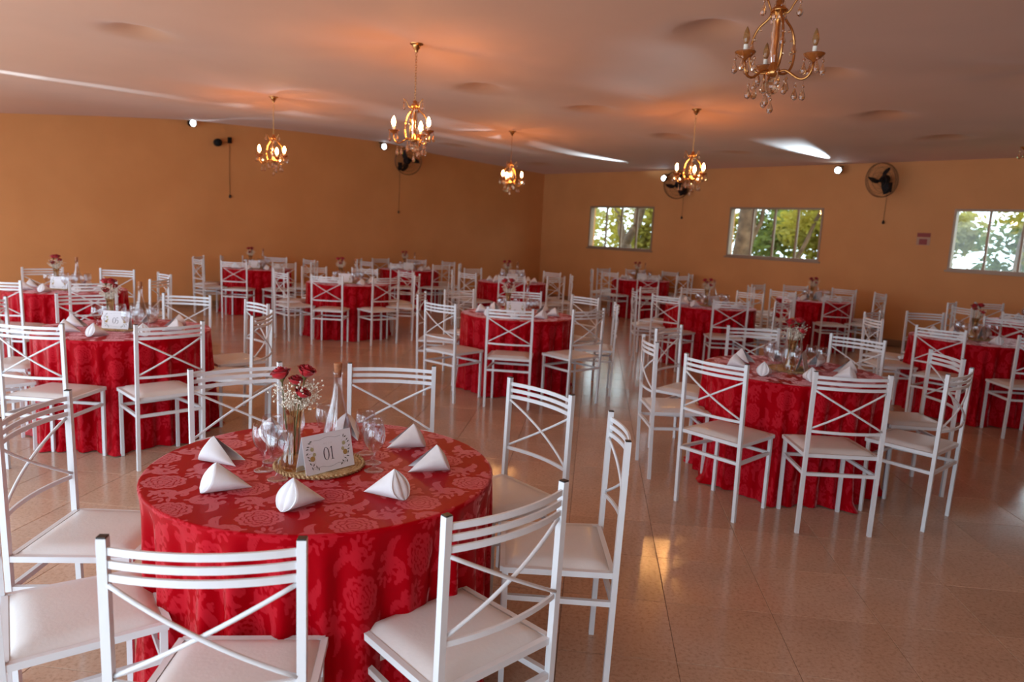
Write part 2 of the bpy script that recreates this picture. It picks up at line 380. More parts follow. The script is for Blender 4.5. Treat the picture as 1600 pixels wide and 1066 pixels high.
names = ['far green tree deepest behind the leftmost window', 'pale tree far behind the leftmost window', 'yellow-green tree behind the leftmost window right part', 'pale tree between the leftmost and middle windows',
         'green tree far behind the middle window left part', 'yellow-green tree far behind the middle window centre', 'pale tree far behind the middle window right part', 'green tree behind the rightmost window left part', 'pale tree far right behind the rightmost window']
for k, (u, v, lf) in enumerate(bgt):
    rng = random.Random(50+k)
    bl = [((rng.uniform(-.9,.9), rng.uniform(-.6,.6), rng.uniform(1.1,3.4)), rng.uniform(.5,.85), .8) for _ in range(9)]
    tree(u, v, [([(0,0,0),(.1,0,1.6),(.2,.1,4.2)], [.16,.12,.06]), ([(.1,0,1.4),(.8,.1,2.6),(1.1,.1,3.8)], [.07,.05,.03])], bl, 2600, lf, names[k], .13, 70+k)

# ------------------------------------------------------------------ chairs
def bow(x, b=.033): return -b*(1-(x/.2)**2)
YB, HT = -.187, .916                       # rear post foot line, total height
def post_y(z): return YB - .018*z/HT
cm = {}
cm['post'] = G().tube([(0, YB, 0), (0, post_y(HT), HT)], 0, sq=(.02, .02), up=(0, 1, 0)).mesh('back_post', M['white'])
cm['cap'] = G().box((0, 0, .0015), (.0185, .0185, .004)).mesh('end_cap', M['cap'])
cm['leg'] = G().tube([(0, .172, 0), (0, .174, .442)], 0, sq=(.019, .019), up=(0, 1, 0)).mesh('leg', M['white'])
def rail(z, hgt, thick, b=.033):
    P = [(x, post_y(z)+bow(x, b), z) for x in np.linspace(-.192, .192, 11)]
    return G().tube(P, 0, sq=(thick, hgt), up=(0, 0, 1))
cm['top_rail'] = [rail(z, .0165, .007).mesh('top_rail', M['white']) for z in (.888, .859, .830)]
cm['low_rail'] = rail(.588, .015, .008, .030).mesh('lower_rail', M['white'])
def cross(sgn):
    P = []
    for x in np.linspace(-.19, .19, 13):
        z = .708 + sgn*x/.19*.106
        P.append((x, post_y(z)+bow(x, .03)+sgn*.004, z))
    return G().tube(P, .0055, 8)
cm['cross'] = [cross(s).mesh('cross_bar', M['white'], True) for s in (1, -1)]
wr, wf_ = .199, .187
def frame():
    g = G(); z = .449
    A, B, C, D = (-wr, YB, z), (wr, YB, z), (wf_, .185, z), (-wf_, .185, z)
    for p, q in ((A, B), (B, C), (C, D), (D, A)): g.tube([p, q], 0, sq=(.018, .02), up=(0, 0, 1))
    g.add([(-wr, YB, .445), (wr, YB, .445), (wf_, .185, .445), (-wf_, .185, .445)], [(0, 1, 2, 3)])
    return g
cm['frame'] = frame().mesh('seat_frame', M['white'])
def cushion():
    g = G(); n = 14; vs_ = []
    for i in range(n+1):
        for j in range(n+1):
            a, b = i/n*2-1, j/n*2-1
            half = (wr-.010) + (wf_-wr)*(b+1)/2
            y = (YB+.185)/2 + b*(.186-.009)
            e = max(abs(a), abs(b)); prof = (1-max(0, (e-.72)/.28)**2.4)
            z = .456 + .024*prof*(.82+.18*(1-a*a)*(1-b*b))
            vs_.append((a*half, y, z))
    g.add(vs_, [(i*(n+1)+j, (i+1)*(n+1)+j, (i+1)*(n+1)+j+1, i*(n+1)+j+1) for i in range(n) for j in range(n)])
    return g
cm['seat'] = cushion().mesh('seat_cushion', M['vinyl'], True)
SZ = .345
cm['str_r'] = G().tube([(-.19, post_y(SZ), SZ), (.19, post_y(SZ), SZ)], 0, sq=(.016, .018), up=(0, 0, 1)).mesh('stretcher', M['white'])
cm['str_f'] = G().tube([(-.168, .173, SZ), (.168, .173, SZ)], 0, sq=(.016, .018), up=(0, 0, 1)).mesh('stretcher', M['white'])
cm['str_s'] = [G().tube([(s*.198, post_y(SZ)+.008, SZ), (s*.177, .166, SZ)], 0, sq=(.016, .018), up=(0, 0, 1)).mesh('stretcher', M['white']) for s in (-1, 1)]
cm['foot'] = G().box((0, 0, .004), (.0205, .0205, .008)).mesh('foot_cap', M['cap'])
def make_chair(caps):
    t = E('dining_chair')
    for s in (-1, 1):
        p = O('back_post', cm['post'], t, (s*.2, 0, 0))
        if caps: O('end_cap', cm['cap'], p, (0, post_y(HT), HT))
    for s in (-1, 1): O('leg', cm['leg'], t, (s*.177, 0, 0))
    O('seat_frame', cm['frame'], t); O('seat_cushion', cm['seat'], t)
    for m in cm['top_rail']: O('top_rail', m, t)
    O('lower_rail', cm['low_rail'], t)
    for m in cm['cross']: O('cross_bar', m, t)
    O('stretcher', cm['str_r'], t); O('stretcher', cm['str_f'], t)
    for m in cm['str_s']: O('stretcher', m, t)
    return t
chair_near, chair_far = make_chair(True), make_chair(False)

# ------------------------------------------------------------------ tablecloth (shared mesh, damask woven in as an attribute)
TZ, TR = .745, .566
def damask_tile():
    W_, H_, q = .30, .46, .00125; nx, ny = int(W_/q), int(H_/q)
    X, Y = np.meshgrid((np.arange(nx)+.5)*q, (np.arange(ny)+.5)*q, indexing='ij')
    out = np.zeros((nx, ny), bool)
    def dxy(cx, cy):
        return np.mod(X-cx+W_/2, W_)-W_/2, np.mod(Y-cy+H_/2, H_)-H_/2
    def flower(cx, cy, s):
        x, y = dxy(cx, cy); r = np.hypot(x/1.15, y)/s; th = np.arctan2(y, x)
        f = r < .064*(.78+.16*np.abs(np.cos(4.5*th))**.6+.06*np.abs(np.cos(13.5*th)))
        for k, (rad, lob) in enumerate(((.048, 4.5), (.034, 3.5), (.020, 2.5))):
            e = rad*(.80+.20*np.abs(np.cos(lob*th+k)))
            f &= ~(np.abs(r-e) < .0021)
        f &= ~((r > .036) & (r < .049) & (np.abs(np.sin(4.5*th)) < .09))
        f &= ~((r < .007) & (r > .004))
        return f
    def band(pts, w):
        nonlocal out
        best = np.full(X.shape, -9.); bd = np.zeros(X.shape); bw = np.ones(X.shape)
        for (cx, cy), wd in zip(pts, w):
            x, y = dxy(cx, cy); d = np.hypot(x, y); v = wd-d; m = v > best
            best = np.where(m, v, best); bd = np.where(m, d, bd); bw = np.where(m, wd, bw)
        a = best > 0
        line = (np.abs(bd/bw-.42) < .10) & (bw > .008)
        out |= a & ~line
    def spiral(c, r0, r1, a0, turns, n=70):
        return [(c[0]+(r0+(r1-r0)*t)*math.cos(a0+turns*2*PI*t), c[1]+(r0+(r1-r0)*t)*math.sin(a0+turns*2*PI*t)) for t in np.linspace(0, 1, n)]
    for (ox, oy, m) in ((0, 0, 1), (W_/2, H_/2, -1)):
        P = lambda x, y: (ox+m*x, oy+y)
        out |= flower(ox, oy, 1.08)
        for s in (1, -1):
            S = lambda L: [P(s*a, s*b) for a, b in L]
            c1 = spiral((.060, .108), .008, .040, 2.2, -.95); w1 = list(.006+.009*np.sin(PI*np.linspace(.05, .97, 70)))
            band(S(c1), w1)
            c2 = spiral((-.030, .128), .006, .034, -.6, .85); w2 = list(.005+.009*np.sin(PI*np.linspace(.05, .97, 70)))
            band(S(c2), w2)
            tail = [(.098+.030*math.sin(t*2.4), .085-.075*t) for t in np.linspace(0, 1, 40)]; band(S(tail), list(.013*np.sin(PI*np.linspace(.12, .98, 40))+.002))
            for (lx, ly, rx, ry, a) in ((.112, .132, .016, .007, .5), (.104, .152, .016, .007, 1.0), (.086, .163, .015, .007, 1.5), (-.066, .152, .014, .0065, 2.2), (-.072, .128, .014, .0065, 2.9), (-.020, .178, .015, .007, 1.1), (.012, .092, .015, .006, .2), (.128, .045, .012, .006, 1.2), (-.090, .068, .014, .006, .9), (-.100, .090, .013, .006, 1.5), (-.078, .084, .012, .006, .2)):
                x, y = dxy(*P(s*lx, s*ly)); a = a*m; ca, sa = math.cos(a), math.sin(a)
                out |= ((x*ca+y*sa)/rx)**2+((-x*sa+y*ca)/ry)**2 < 1
            x, y = dxy(*P(s*-.115, s*.125)); r = np.hypot(x, y); th = np.arctan2(y, x)
            out |= (r < .017*(.5+.5*np.abs(np.cos(2.5*th)))) & (r > .003)
    t = out.astype(np.float32)
    for _ in range(3):
        t = (t+np.roll(t, 1, 0)+np.roll(t, -1, 0)+np.roll(t, 1, 1)+np.roll(t, -1, 1))/5
    return t, q
DT, DQ = damask_tile()
def damask(X, Y, sc=.90):
    x = np.mod(X/sc/DQ, DT.shape[0]); y = np.mod(Y/sc/DQ, DT.shape[1])
    i0 = np.floor(x).astype(int) % DT.shape[0]; j0 = np.floor(y).astype(int) % DT.shape[1]; i1 = (i0+1) % DT.shape[0]; j1 = (j0+1) % DT.shape[1]
    fx = x-np.floor(x); fy = y-np.floor(y)
    return DT[i0, j0]*(1-fx)*(1-fy)+DT[i1, j0]*fx*(1-fy)+DT[i0, j1]*(1-fx)*fy+DT[i1, j1]*fx*fy
def make_cloth():
    n, nr = 900, 140
    th = np.linspace(0, 2*PI, n, endpoint=False)
    rows = []; pats = []
    rng = np.random.RandomState(4)
    # chairs stand at multiples of 45 deg: the skirt hangs close there and swings out between them
    gap = .5-.5*np.cos(8*(th-PI/2)); gap = gap**2.4
    fold = np.zeros(n)
    for k, a in ((19, .30), (27, .32), (34, .22), (45, .14)): fold += a*np.sin(k*th+rng.uniform(0, 6.28)+.6*np.sin(3*th+rng.uniform(0, 6)))
    fold2 = np.zeros(n)
    for k, a in ((11, .5), (16, .5)): fold2 += a*np.sin(k*th+rng.uniform(0, 6.28))
    slow = .5+.5*np.sin(3*th+1.0)
    for i in range(nr):
        r = TR*(i/(nr-1)); rr = np.full(n, r)
        z = np.full(n, TZ+.004)
        rows.append((rr, z)); pats.append((rr.copy(),))
    # rounded edge then skirt
    ns = 104
    for i in range(1, ns+1):
        f = i/ns
        if i <= 6:
            a = i/6*PI/2; rr = TR+.010*np.sin(a)*np.ones(n); z = TZ+.004-.010*(1-np.cos(a))*np.ones(n)
        else:
            q = (i-6)/(ns-6); drop = q*(TZ-.006-.004)
            amp = .033*(1-math.exp(-5*q))
            rr = TR+.010 + q**1.2*(.002+.062*gap+.012*slow*gap) + amp*2.0*(fold-.45)*(.6+.4*gap) + .016*q*fold2*gap
            hem = np.clip((q-.93)/.07, 0, 1)
            rr = rr + hem**1.5*(.035*gap+.010*(fold2 > .2))
            z = TZ-.006-drop + 0*th
            z = np.maximum(z, .004+.004*np.abs(fold2))
        rows.append((rr, z)); pats.append((np.full(n, TR+f*.74),))
    RRr = np.array([r for r, _ in rows]); ZZ = np.array([z for _, z in rows]); PP = np.array([p[0] for p in pats])
    Xc = RRr*np.cos(th); Yc = RRr*np.sin(th)
    px = PP*np.cos(th); py = PP*np.sin(th); ca, sa = math.cos(.12), math.sin(.12)
    d = damask(px*ca-py*sa+.02, px*sa+py*ca+.055).astype(np.float32)
    N = len(rows)
    co = np.stack([Xc, Yc, ZZ], -1).reshape(-1, 3)
    idx = np.arange(N*n).reshape(N, n); nx = np.roll(idx, -1, 1)
    f = np.stack([idx[:-1], idx[1:], nx[1:], nx[:-1]], -1).reshape(-1, 4)
    me = bpy.data.meshes.new('tablecloth')
    me.vertices.add(len(co)); me.vertices.foreach_set('co', co.ravel())
    me.loops.add(f.size); me.loops.foreach_set('vertex_index', f.ravel().astype(np.int32))
    me.polygons.add(len(f)); me.polygons.foreach_set('loop_start', np.arange(0, f.size, 4, dtype=np.int32))
    me.polygons.foreach_set('use_smooth', np.ones(len(f), bool))
    me.update(calc_edges=True); me.validate()
    at = me.attributes.new('damask', 'FLOAT', 'POINT'); at.data.foreach_set('value', d.ravel())
    me.materials.append(M['cloth']); return me
cloth_me = make_cloth()

# ------------------------------------------------------------------ table setting meshes
def table_parts(t):
    O('tabletop', top_me, t)
    for k in range(4): O('leg', tleg_me, t, (.36*math.cos(PI/4+k*PI/2), .36*math.sin(PI/4+k*PI/2), 0))
top_me = G().lathe([(TR-.040, TZ-.022), (TR-.022, TZ-.018), (TR-.012, TZ-.004), (TR-.014, TZ)], 48).mesh('tabletop', M['underlay'])
tleg_me = G().tube([(0, 0, 0), (0, 0, TZ-.03)], .018, 10).mesh('leg', M['blackmetal'])

def napkin_mesh():
    # standing fold: rounded pleated mouth towards the seat (+y), two pointed wings running inwards (-y)
    g = G(); n = 12; A = Vector((0, .014, .090)); B = Vector((0, .064, .002)); k = 9
    def edge(s_, sg, sc=1.0, dy=0.0):
        wd = .040*math.sin(PI*min(1, s_**1.25*.93+.0))**.72 if 0 < s_ < 1 else 0.0
        if s_ >= 1: wd = .008
        p = A.lerp(B, s_); p.y += .010*math.sin(PI*s_) + dy
        return Vector((sg*wd*sc, p.y - .35*wd*sc, max(p.z, .002)))
    for sg in (-1, 1):
        out = [edge(i/n, sg) for i in range(n+1)]
        tip = Vector((sg*.034, -.082, .0015)); vs_ = []
        for r in range(k+1):
            f = r/k
            for i, p in enumerate(out):
                q = p.lerp(tip, f); b_ = math.sin(PI*f)*(i/n)*(1-i/n)*4
                q.x += sg*.010*b_; q.z = max(q.z+.006*b_, .0015); vs_.append(q)
        m = n+1; fs = [(r*m+i, r*m+i+1, (r+1)*m+i+1, (r+1)*m+i) for r in range(k) for i in range(n)]
        g.add(vs_, fs if sg > 0 else [tuple(reversed(f)) for f in fs])
        # mouth: rolled rim, inner layer, shallow middle pleat
        rows = []
        for sc, dy in ((1, 0), (.93, .004), (.82, .001), (.74, -.003), (.62, .002), (.40, .003), (.18, -.001), (.0, -.008)):
            rows.append([edge(i/n, sg, sc, dy if 0 < i < n else 0) for i in range(n+1)])
        vs_ = [p for r in rows for p in r]
        fs = [(r*m+i, (r+1)*m+i, (r+1)*m+i+1, r*m+i+1) for r in range(len(rows)-1) for i in range(n)]
        g.add(vs_, fs if sg > 0 else [tuple(reversed(f)) for f in fs])
    return g.mesh('napkin', M['napkin'], True, R(60))
nap_me = napkin_mesh()

def glass_mesh():
    out = [(.001, .0), (.033, .001), (.033, .003), (.020, .007), (.008, .012), (.0048, .022), (.0045, .045), (.006, .064), (.016, .074), (.028, .088), (.0355, .108), (.037, .122), (.0345, .145), (.031, .163)]
    return G().lathe(out + [(.0300, .163), (.0335, .145), (.0358, .122), (.0343, .108), (.027, .090), (.015, .078), (.0005, .073)], 20, close=False).mesh('wine_glass', M['glass'], True)
glass_me = glass_mesh()
bottle_me = G().lathe([(.001, .004), (.046, .001), (.050, .006), (.051, .05), (.049, .085), (.040, .130), (.028, .175), (.019, .215), (.0155, .25), (.0150, .288), (.0175, .290), (.0175, .302), (.0150, .303), (.0125, .300), (.0125, .25), (.017, .213), (.026, .173), (.038, .128), (.047, .083), (.048, .05), (.046, .010), (.001, .014)], 24, close=False).mesh('glass_body', M['glass'], True)
cork_me = G().lathe([(.0115, .283), (.0125, .303), (.0150, .330), (.0148, .333), (.0005, .333)], 16).mesh('cork', M['cork'], True, R(40))
vase_me = G().lathe([(.001, .003), (.036, .001), (.042, .006), (.043, .018), (.038, .045), (.029, .080), (.023, .115), (.0225, .14), (.026, .175), (.032, .205), (.0325, .207), (.0310, .206), (.0245, .175), (.0208, .14), (.0212, .115), (.027, .080), (.036, .045), (.040, .018), (.001, .010)], 22, close=False).mesh('vase_body', M['vase'], True)
def mat_mesh():
    prof = [(.001, .004)]
    for k in range(12):
        r = .006+k*.0115; prof += [(r+.002, .0065), (r+.0058, .0085), (r+.0096, .0065), (r+.0115, .0045)]
    prof += [(.146, .002), (.145, .0), (.001, 0)]
    return G().lathe(prof, 40, close=False).mesh('mat_coil', M['straw'], True)
matc_me = mat_mesh()
def rim_mesh():
    g = G()
    for s in range(60):
        a = 2*PI*s/60
        g.tube([(.143*math.cos(a-.03), .143*math.sin(a-.03), .004), (.1475*math.cos(a), .1475*math.sin(a), .0105), (.152*math.cos(a+.06), .152*math.sin(a+.06), .004)], [.003, .0045, .003], 6)
    return g.mesh('braided_rim', M['straw'], True)
rim_me = rim_mesh()
def rose_mesh(seed):
    rng = random.Random(seed); g = G()
    for k in range(17):
        L = k/16; r0_ = .004+.021*L**.8; a0 = k*2.4+rng.uniform(-.2, .2); wdt = 1.25-.30*L; hgt = .040-.010*L
        vs_ = []; nn, mm = 8, 7
        for i in range(nn):
            t = i/(nn-1)
            for j in range(mm):
                q = j/(mm-1)*2-1; ang = a0+q*wdt
                rr = r0_*(.25+.75*math.sin(min(1, t*1.6)*PI/2)) - .004*(1-L)*t + L*.009*max(0, t-.7)*3 + .0008*rng.random()
                z = t*hgt*(1-.20*q*q) - .006*L*max(0, t-.78)*4
                vs_.append((rr*math.cos(ang), rr*math.sin(ang), z))
        g.add(vs_, [(i*mm+j, i*mm+j+1, (i+1)*mm+j+1, (i+1)*mm+j) for i in range(nn-1) for j in range(mm-1)])
    return g.mesh('rose', M['rose'], True)
rose_me = [rose_mesh(s) for s in (1, 2)]
leaf_g = G().add([(0,0,0),(.008,.010,.002),(0,.026,0),(-.008,.010,.002)], [(0,1,2,3)])
calyx_me = G().lathe([(.001, -.012), (.004, -.010), (.008, -.002), (.012, .006), (.009, .003), (.001, .0)], 8).mesh('calyx', M['stem'], True)
STEMS = [((-.010, -.006, .05), (-.034, -.018, .308), 0, -.25), ((.012, .004, .05), (.034, .002, .315), 1, .3), ((.004, -.010, .05), (.030, -.036, .256), 0, .5), ((.0, .010, .05), (-.002, .030, .280), 1, .1)]
stem_me = [G().tube([a, Vector(a).lerp(Vector(b), .5)*1.0+Vector((-.004, 0, 0)), b], .0022, 6).mesh('stem', M['stem'], True) for a, b, _, _ in STEMS]
def gyp_mesh():
    rng = random.Random(8); g = G()
    for k in range(26):
        a = rng.uniform(0, 6.28); base = Vector((.008*math.cos(a), .008*math.sin(a), .18)); L = rng.uniform(.05, .125)
        out = Vector((math.cos(a)*rng.uniform(.02, .08)+.016, math.sin(a)*rng.uniform(.02, .065), 0)); top = base + out + Vector((0, 0, L))
        mid = base.lerp(top, .5)+Vector((0, 0, .012)); g.tube([base, mid, top], .0007, 4)
        for q in range(9):
            p = mid.lerp(top, rng.uniform(.1, 1.15)) + Vector((rng.gauss(0, .013), rng.gauss(0, .013), rng.gauss(0, .011)))
            g.tube([mid.lerp(top, .5), p], .0004, 3, cap=False); g.sphere(p, rng.uniform(.0022, .0042), 6, 4)
    return g.mesh('gypsophila_sprigs', M['gyp'], True)
gyp_me = gyp_mesh()

# tent card with printed frame, flowers and number
CW, CHt, LEAN = .19, .128, R(14)
def card_mesh():
    g = G(); d = CHt*math.sin(LEAN); h = CHt*math.cos(LEAN); t = .0008
    g.add([(-CW/2,0,0),(CW/2,0,0),(CW/2,d,h),(-CW/2,d,h),(-CW/2,t*1.5,0),(CW/2,t*1.5,0),(CW/2,d+t,h-t),(-CW/2,d+t,h-t)], [(0,1,2,3),(7,6,5,4),(0,4,5,1),(0,3,7,4),(1,5,6,2)])
    g.add([(-CW/2,2*d,0),(CW/2,2*d,0),(CW/2,d,h),(-CW/2,d,h),(-CW/2,2*d-t*1.5,0),(CW/2,2*d-t*1.5,0),(CW/2,d-t,h-t),(-CW/2,d-t,h-t)], [(3,2,1,0),(4,5,6,7),(1,5,4,0),(4,7,3,0),(2,6,5,1)])
    return g.mesh('folded_card', M['card'])
card_me = card_mesh()
PF = Matrix(((1,0,0,0),(0,math.sin(LEAN),-math.cos(LEAN),0),(0,math.cos(LEAN),math.sin(LEAN),0),(0,0,0,1)))   # print plane: x, y(up the card), z(off the face)
def prt(g, name, m): 
    me = g.mesh(name, m); me.transform(PF); me.transform(Matrix.Translation((0, 0, 0))); return me
ZP = .0006
def stroke(g, pts, wd):
    P = [Vector((p[0], p[1], ZP)) for p in pts]
    for i in range(len(P)-1):
        t = (P[i+1]-P[i]); 
        if t.length < 1e-7: continue
        nrm = Vector((-t.y, t.x, 0)).normalized()
        w0 = wd[i] if isinstance(wd, list) else wd; w1 = wd[i+1] if isinstance(wd, list) else wd
        g.add([P[i]-nrm*w0/2, P[i+1]-nrm*w1/2, P[i+1]+nrm*w1/2, P[i]+nrm*w0/2], [(0,1,2,3)])
def ell(cx, cy, rx, ry, n=28, a0=0, a1=2*PI): return [(cx+rx*math.cos(a0+(a1-a0)*i/n), cy+ry*math.sin(a0+(a1-a0)*i/n)) for i in range(n+1)]
def disc(g, cx, cy, r, n=10, z=ZP): g.add([(cx+r*math.cos(2*PI*i/n)*(1+.12*(i % 2)), cy+r*math.sin(2*PI*i/n)*(1+.12*(i % 2)), z) for i in range(n)], [tuple(range(n))])
def digit(g, ch, cx, cy, h, wd):
    if ch == '0':
        P = ell(cx, cy, wd/2, h/2, 36, PI/2, PI/2+2*PI); stroke(g, P, [.0009+.0028*abs(math.cos(PI/2+2*PI*i/36)) for i in range(37)])
    if ch == '1':
        stroke(g, [(cx+.001, cy-h/2), (cx+.001, cy+h/2)], .0034); stroke(g, [(cx+.001, cy+h/2), (cx-.006, cy+h/2-.006)], [.0022, .0007]); stroke(g, [(cx-.006, cy-h/2), (cx+.008, cy-h/2)], .0009)
    if ch == '5':
        stroke(g, [(cx-.006, cy+.001), (cx-.005, cy+h/2)], .0011); stroke(g, [(cx-.005, cy+h/2-.001), (cx+.007, cy+h/2-.001)], .0026)
        P = ell(cx-.001, cy-h*.2, wd*.48, h*.30, 20, PI*.85, -PI*.75); stroke(g, P, [.0007+.0022*math.sin(PI*i/20) for i in range(21)])
def number_mesh(txt):
    g = G(); n = len(txt)
    for i, ch in enumerate(txt): digit(g, ch, -.010+i*.021, CHt*.46, .042, .019)
    return prt(g, 'printed_number', M['ink'])
def border_mesh():
    g = G()
    for s, yb in ((1, CHt*.85), (-1, CHt*.15)):
        P = [(-.052+.104*i/24, yb+s*(.0045*math.exp(-((i-12)/5.5)**2)-.002*math.exp(-((abs(i-12)-7)/2.5)**2))) for i in range(25)]; stroke(g, P, .0011)
    for s in (-1, 1): stroke(g, [(s*.056, CHt*.25), (s*.058, CHt*.5), (s*.056, CHt*.75)], .0006)
    return prt(g, 'printed_border', M['greyink'])
def flowers_mesh(which):
    g = G()
    for s in (-1, 1):
        if which == 'gold': disc(g, s*.064, CHt*.40, .0085, 14); 
        elif which == 'palegold': disc(g, s*.062, CHt*.64, .0065, 12); disc(g, s*.056, CHt*.50, .006, 10)
        else:
            rng = random.Random(3+s)
            for (lx, ly) in ((.076, .72), (.070, .80), (.064, .84), (.080, .66), (.079, .46), (.076, .38), (.073, .28), (.062, .24), (.052, .18), (.045, .12), (.068, .16), (.082, .55)):
                a = rng.uniform(0, PI); c = Vector((s*lx, CHt*ly, ZP)); d1 = Vector((math.cos(a), math.sin(a), 0))*.0062; d2 = Vector((-math.sin(a), math.cos(a), 0))*.0023
                g.add([c-d1, c+d2, c+d1, c-d2], [(0,1,2,3)])
                stroke(g, [(c.x-d1.x, c.y-d1.y), (s*.062, CHt*ly*.92+.004)], .0005)
    return prt(g, 'printed_'+which, M['gold' if which == 'gold' else 'palegold' if which == 'palegold' else 'leafink'])
border_me = border_mesh(); gold_me = flowers_mesh('gold'); pgold_me = flowers_mesh('palegold'); leafp_me = flowers_mesh('leaves')
num_me = {t: number_mesh(t) for t in ('01', '05')}
def faint_word():
    # the pale word above the number, in thin strokes
    g = G(); x = -.016; y = CHt*.70; h = .006; q = .0006
    L = {'M': [[(0,0),(0,1)],[(0,1),(.4,.3)],[(.4,.3),(.8,1)],[(.8,1),(.8,0)]], 'E': [[(0,0),(0,1)],[(0,1),(.6,1)],[(0,.5),(.5,.5)],[(0,0),(.6,0)]], 'S': [[(.6,1),(.1,.9)],[(.1,.9),(.1,.6)],[(.1,.6),(.6,.4)],[(.6,.4),(.6,.1)],[(.6,.1),(0,0)]], 'A': [[(0,0),(.4,1)],[(.4,1),(.8,0)],[(.2,.4),(.6,.4)]]}
    for ch in 'MESA':
        for s in L[ch]: stroke(g, [(x+p[0]*h, y+p[1]*h) for p in s], q)
        x += .0088
    return prt(g, 'printed_word', M['faintink'])
word_me = faint_word()

# ------------------------------------------------------------------ tables
TABLES = [  # x, y, phrase, setting rotation, chair start angle offset, number
    (-.62, 2.38, 'the nearest table, numbered 01', 0, 2, '01'),
    (1.89, 4.78, 'the right foreground table', 12, -3, None),
    (.04, 7.32, 'the red table mid-hall', -45, -4, None),
    (-2.38, 10.25, 'the table behind left of mid-hall', -45, -2, None),
    (-2.80, 5.14, 'the left table numbered 05', -49, 0, '05'),
    (-4.75, 7.60, 'the leftmost red table', -52, 0, None),
    (-4.45, 12.40, 'the far table under the left chandelier', -45, 0, None),
    (-2.10, 14.30, 'the far table below the left fan', -40, 0, None),
    (-.05, 12.15, 'the far table nearest the room corner', -30, 0, None),
    (2.56, 14.70, 'the far table below the leftmost window', -30, -2, None),
    (2.57, 9.40, 'the table under the right lit chandelier', -10, -2, None),
    (4.75, 11.40, 'the far table below the middle window', -10, -4, None),
    (4.58, 7.10, 'the shaded table below the rightmost window', 0, -3, None),
    (6.75, 9.25, 'the dark table cut off at right', 0, 0, None),
]
POS = ['front', 'front right', 'right', 'rear right', 'rear', 'rear left', 'left', 'front left']
# chairs measured one by one (x, y, yaw in degrees); the others stand on the regular ring
MEAS = {0: {0: (-.638, 1.614, 5.5), 1: (-.1275, 1.877, 43.6), 2: (.1886, 2.480, 90.6), 3: (-.025, 2.951, 130.4), 4: (-.554, 3.196, 184.3), 5: (-1.106, 3.042, 220.7), 6: (-1.414, 2.402, 273.2), 7: (-1.174, 1.900, 305.3)},
        1: {7: (1.322, 4.190, -49.1), 0: (1.834, 3.996, -.7), 6: (1.132, 4.805, -87.9), 5: (1.361, 5.358, 230.4)},
        2: {0: (-.008, 6.526, -5.5), 7: (-.535, 6.706, -40.8)},
        4: {0: (-2.8175, 4.377, -4.3), 1: (-2.269, 4.5525, 46.4)}}
GLASS = [(-.165, -.078, 'left'), (-.093, -.158, 'front left'), (-.168, .015, 'outer left'), (-.118, .100, 'rear left'), (.192, -.028, 'right'), (.170, .050, 'outer right'), (.125, .150, 'rear right'), (-.035, .205, 'rear')]
def setting_point(c, x, y, a):
    return Vector((c[0]+x*math.cos(a)-y*math.sin(a), c[1]+x*math.sin(a)+y*math.cos(a), 0))
ZT = TZ+.0045
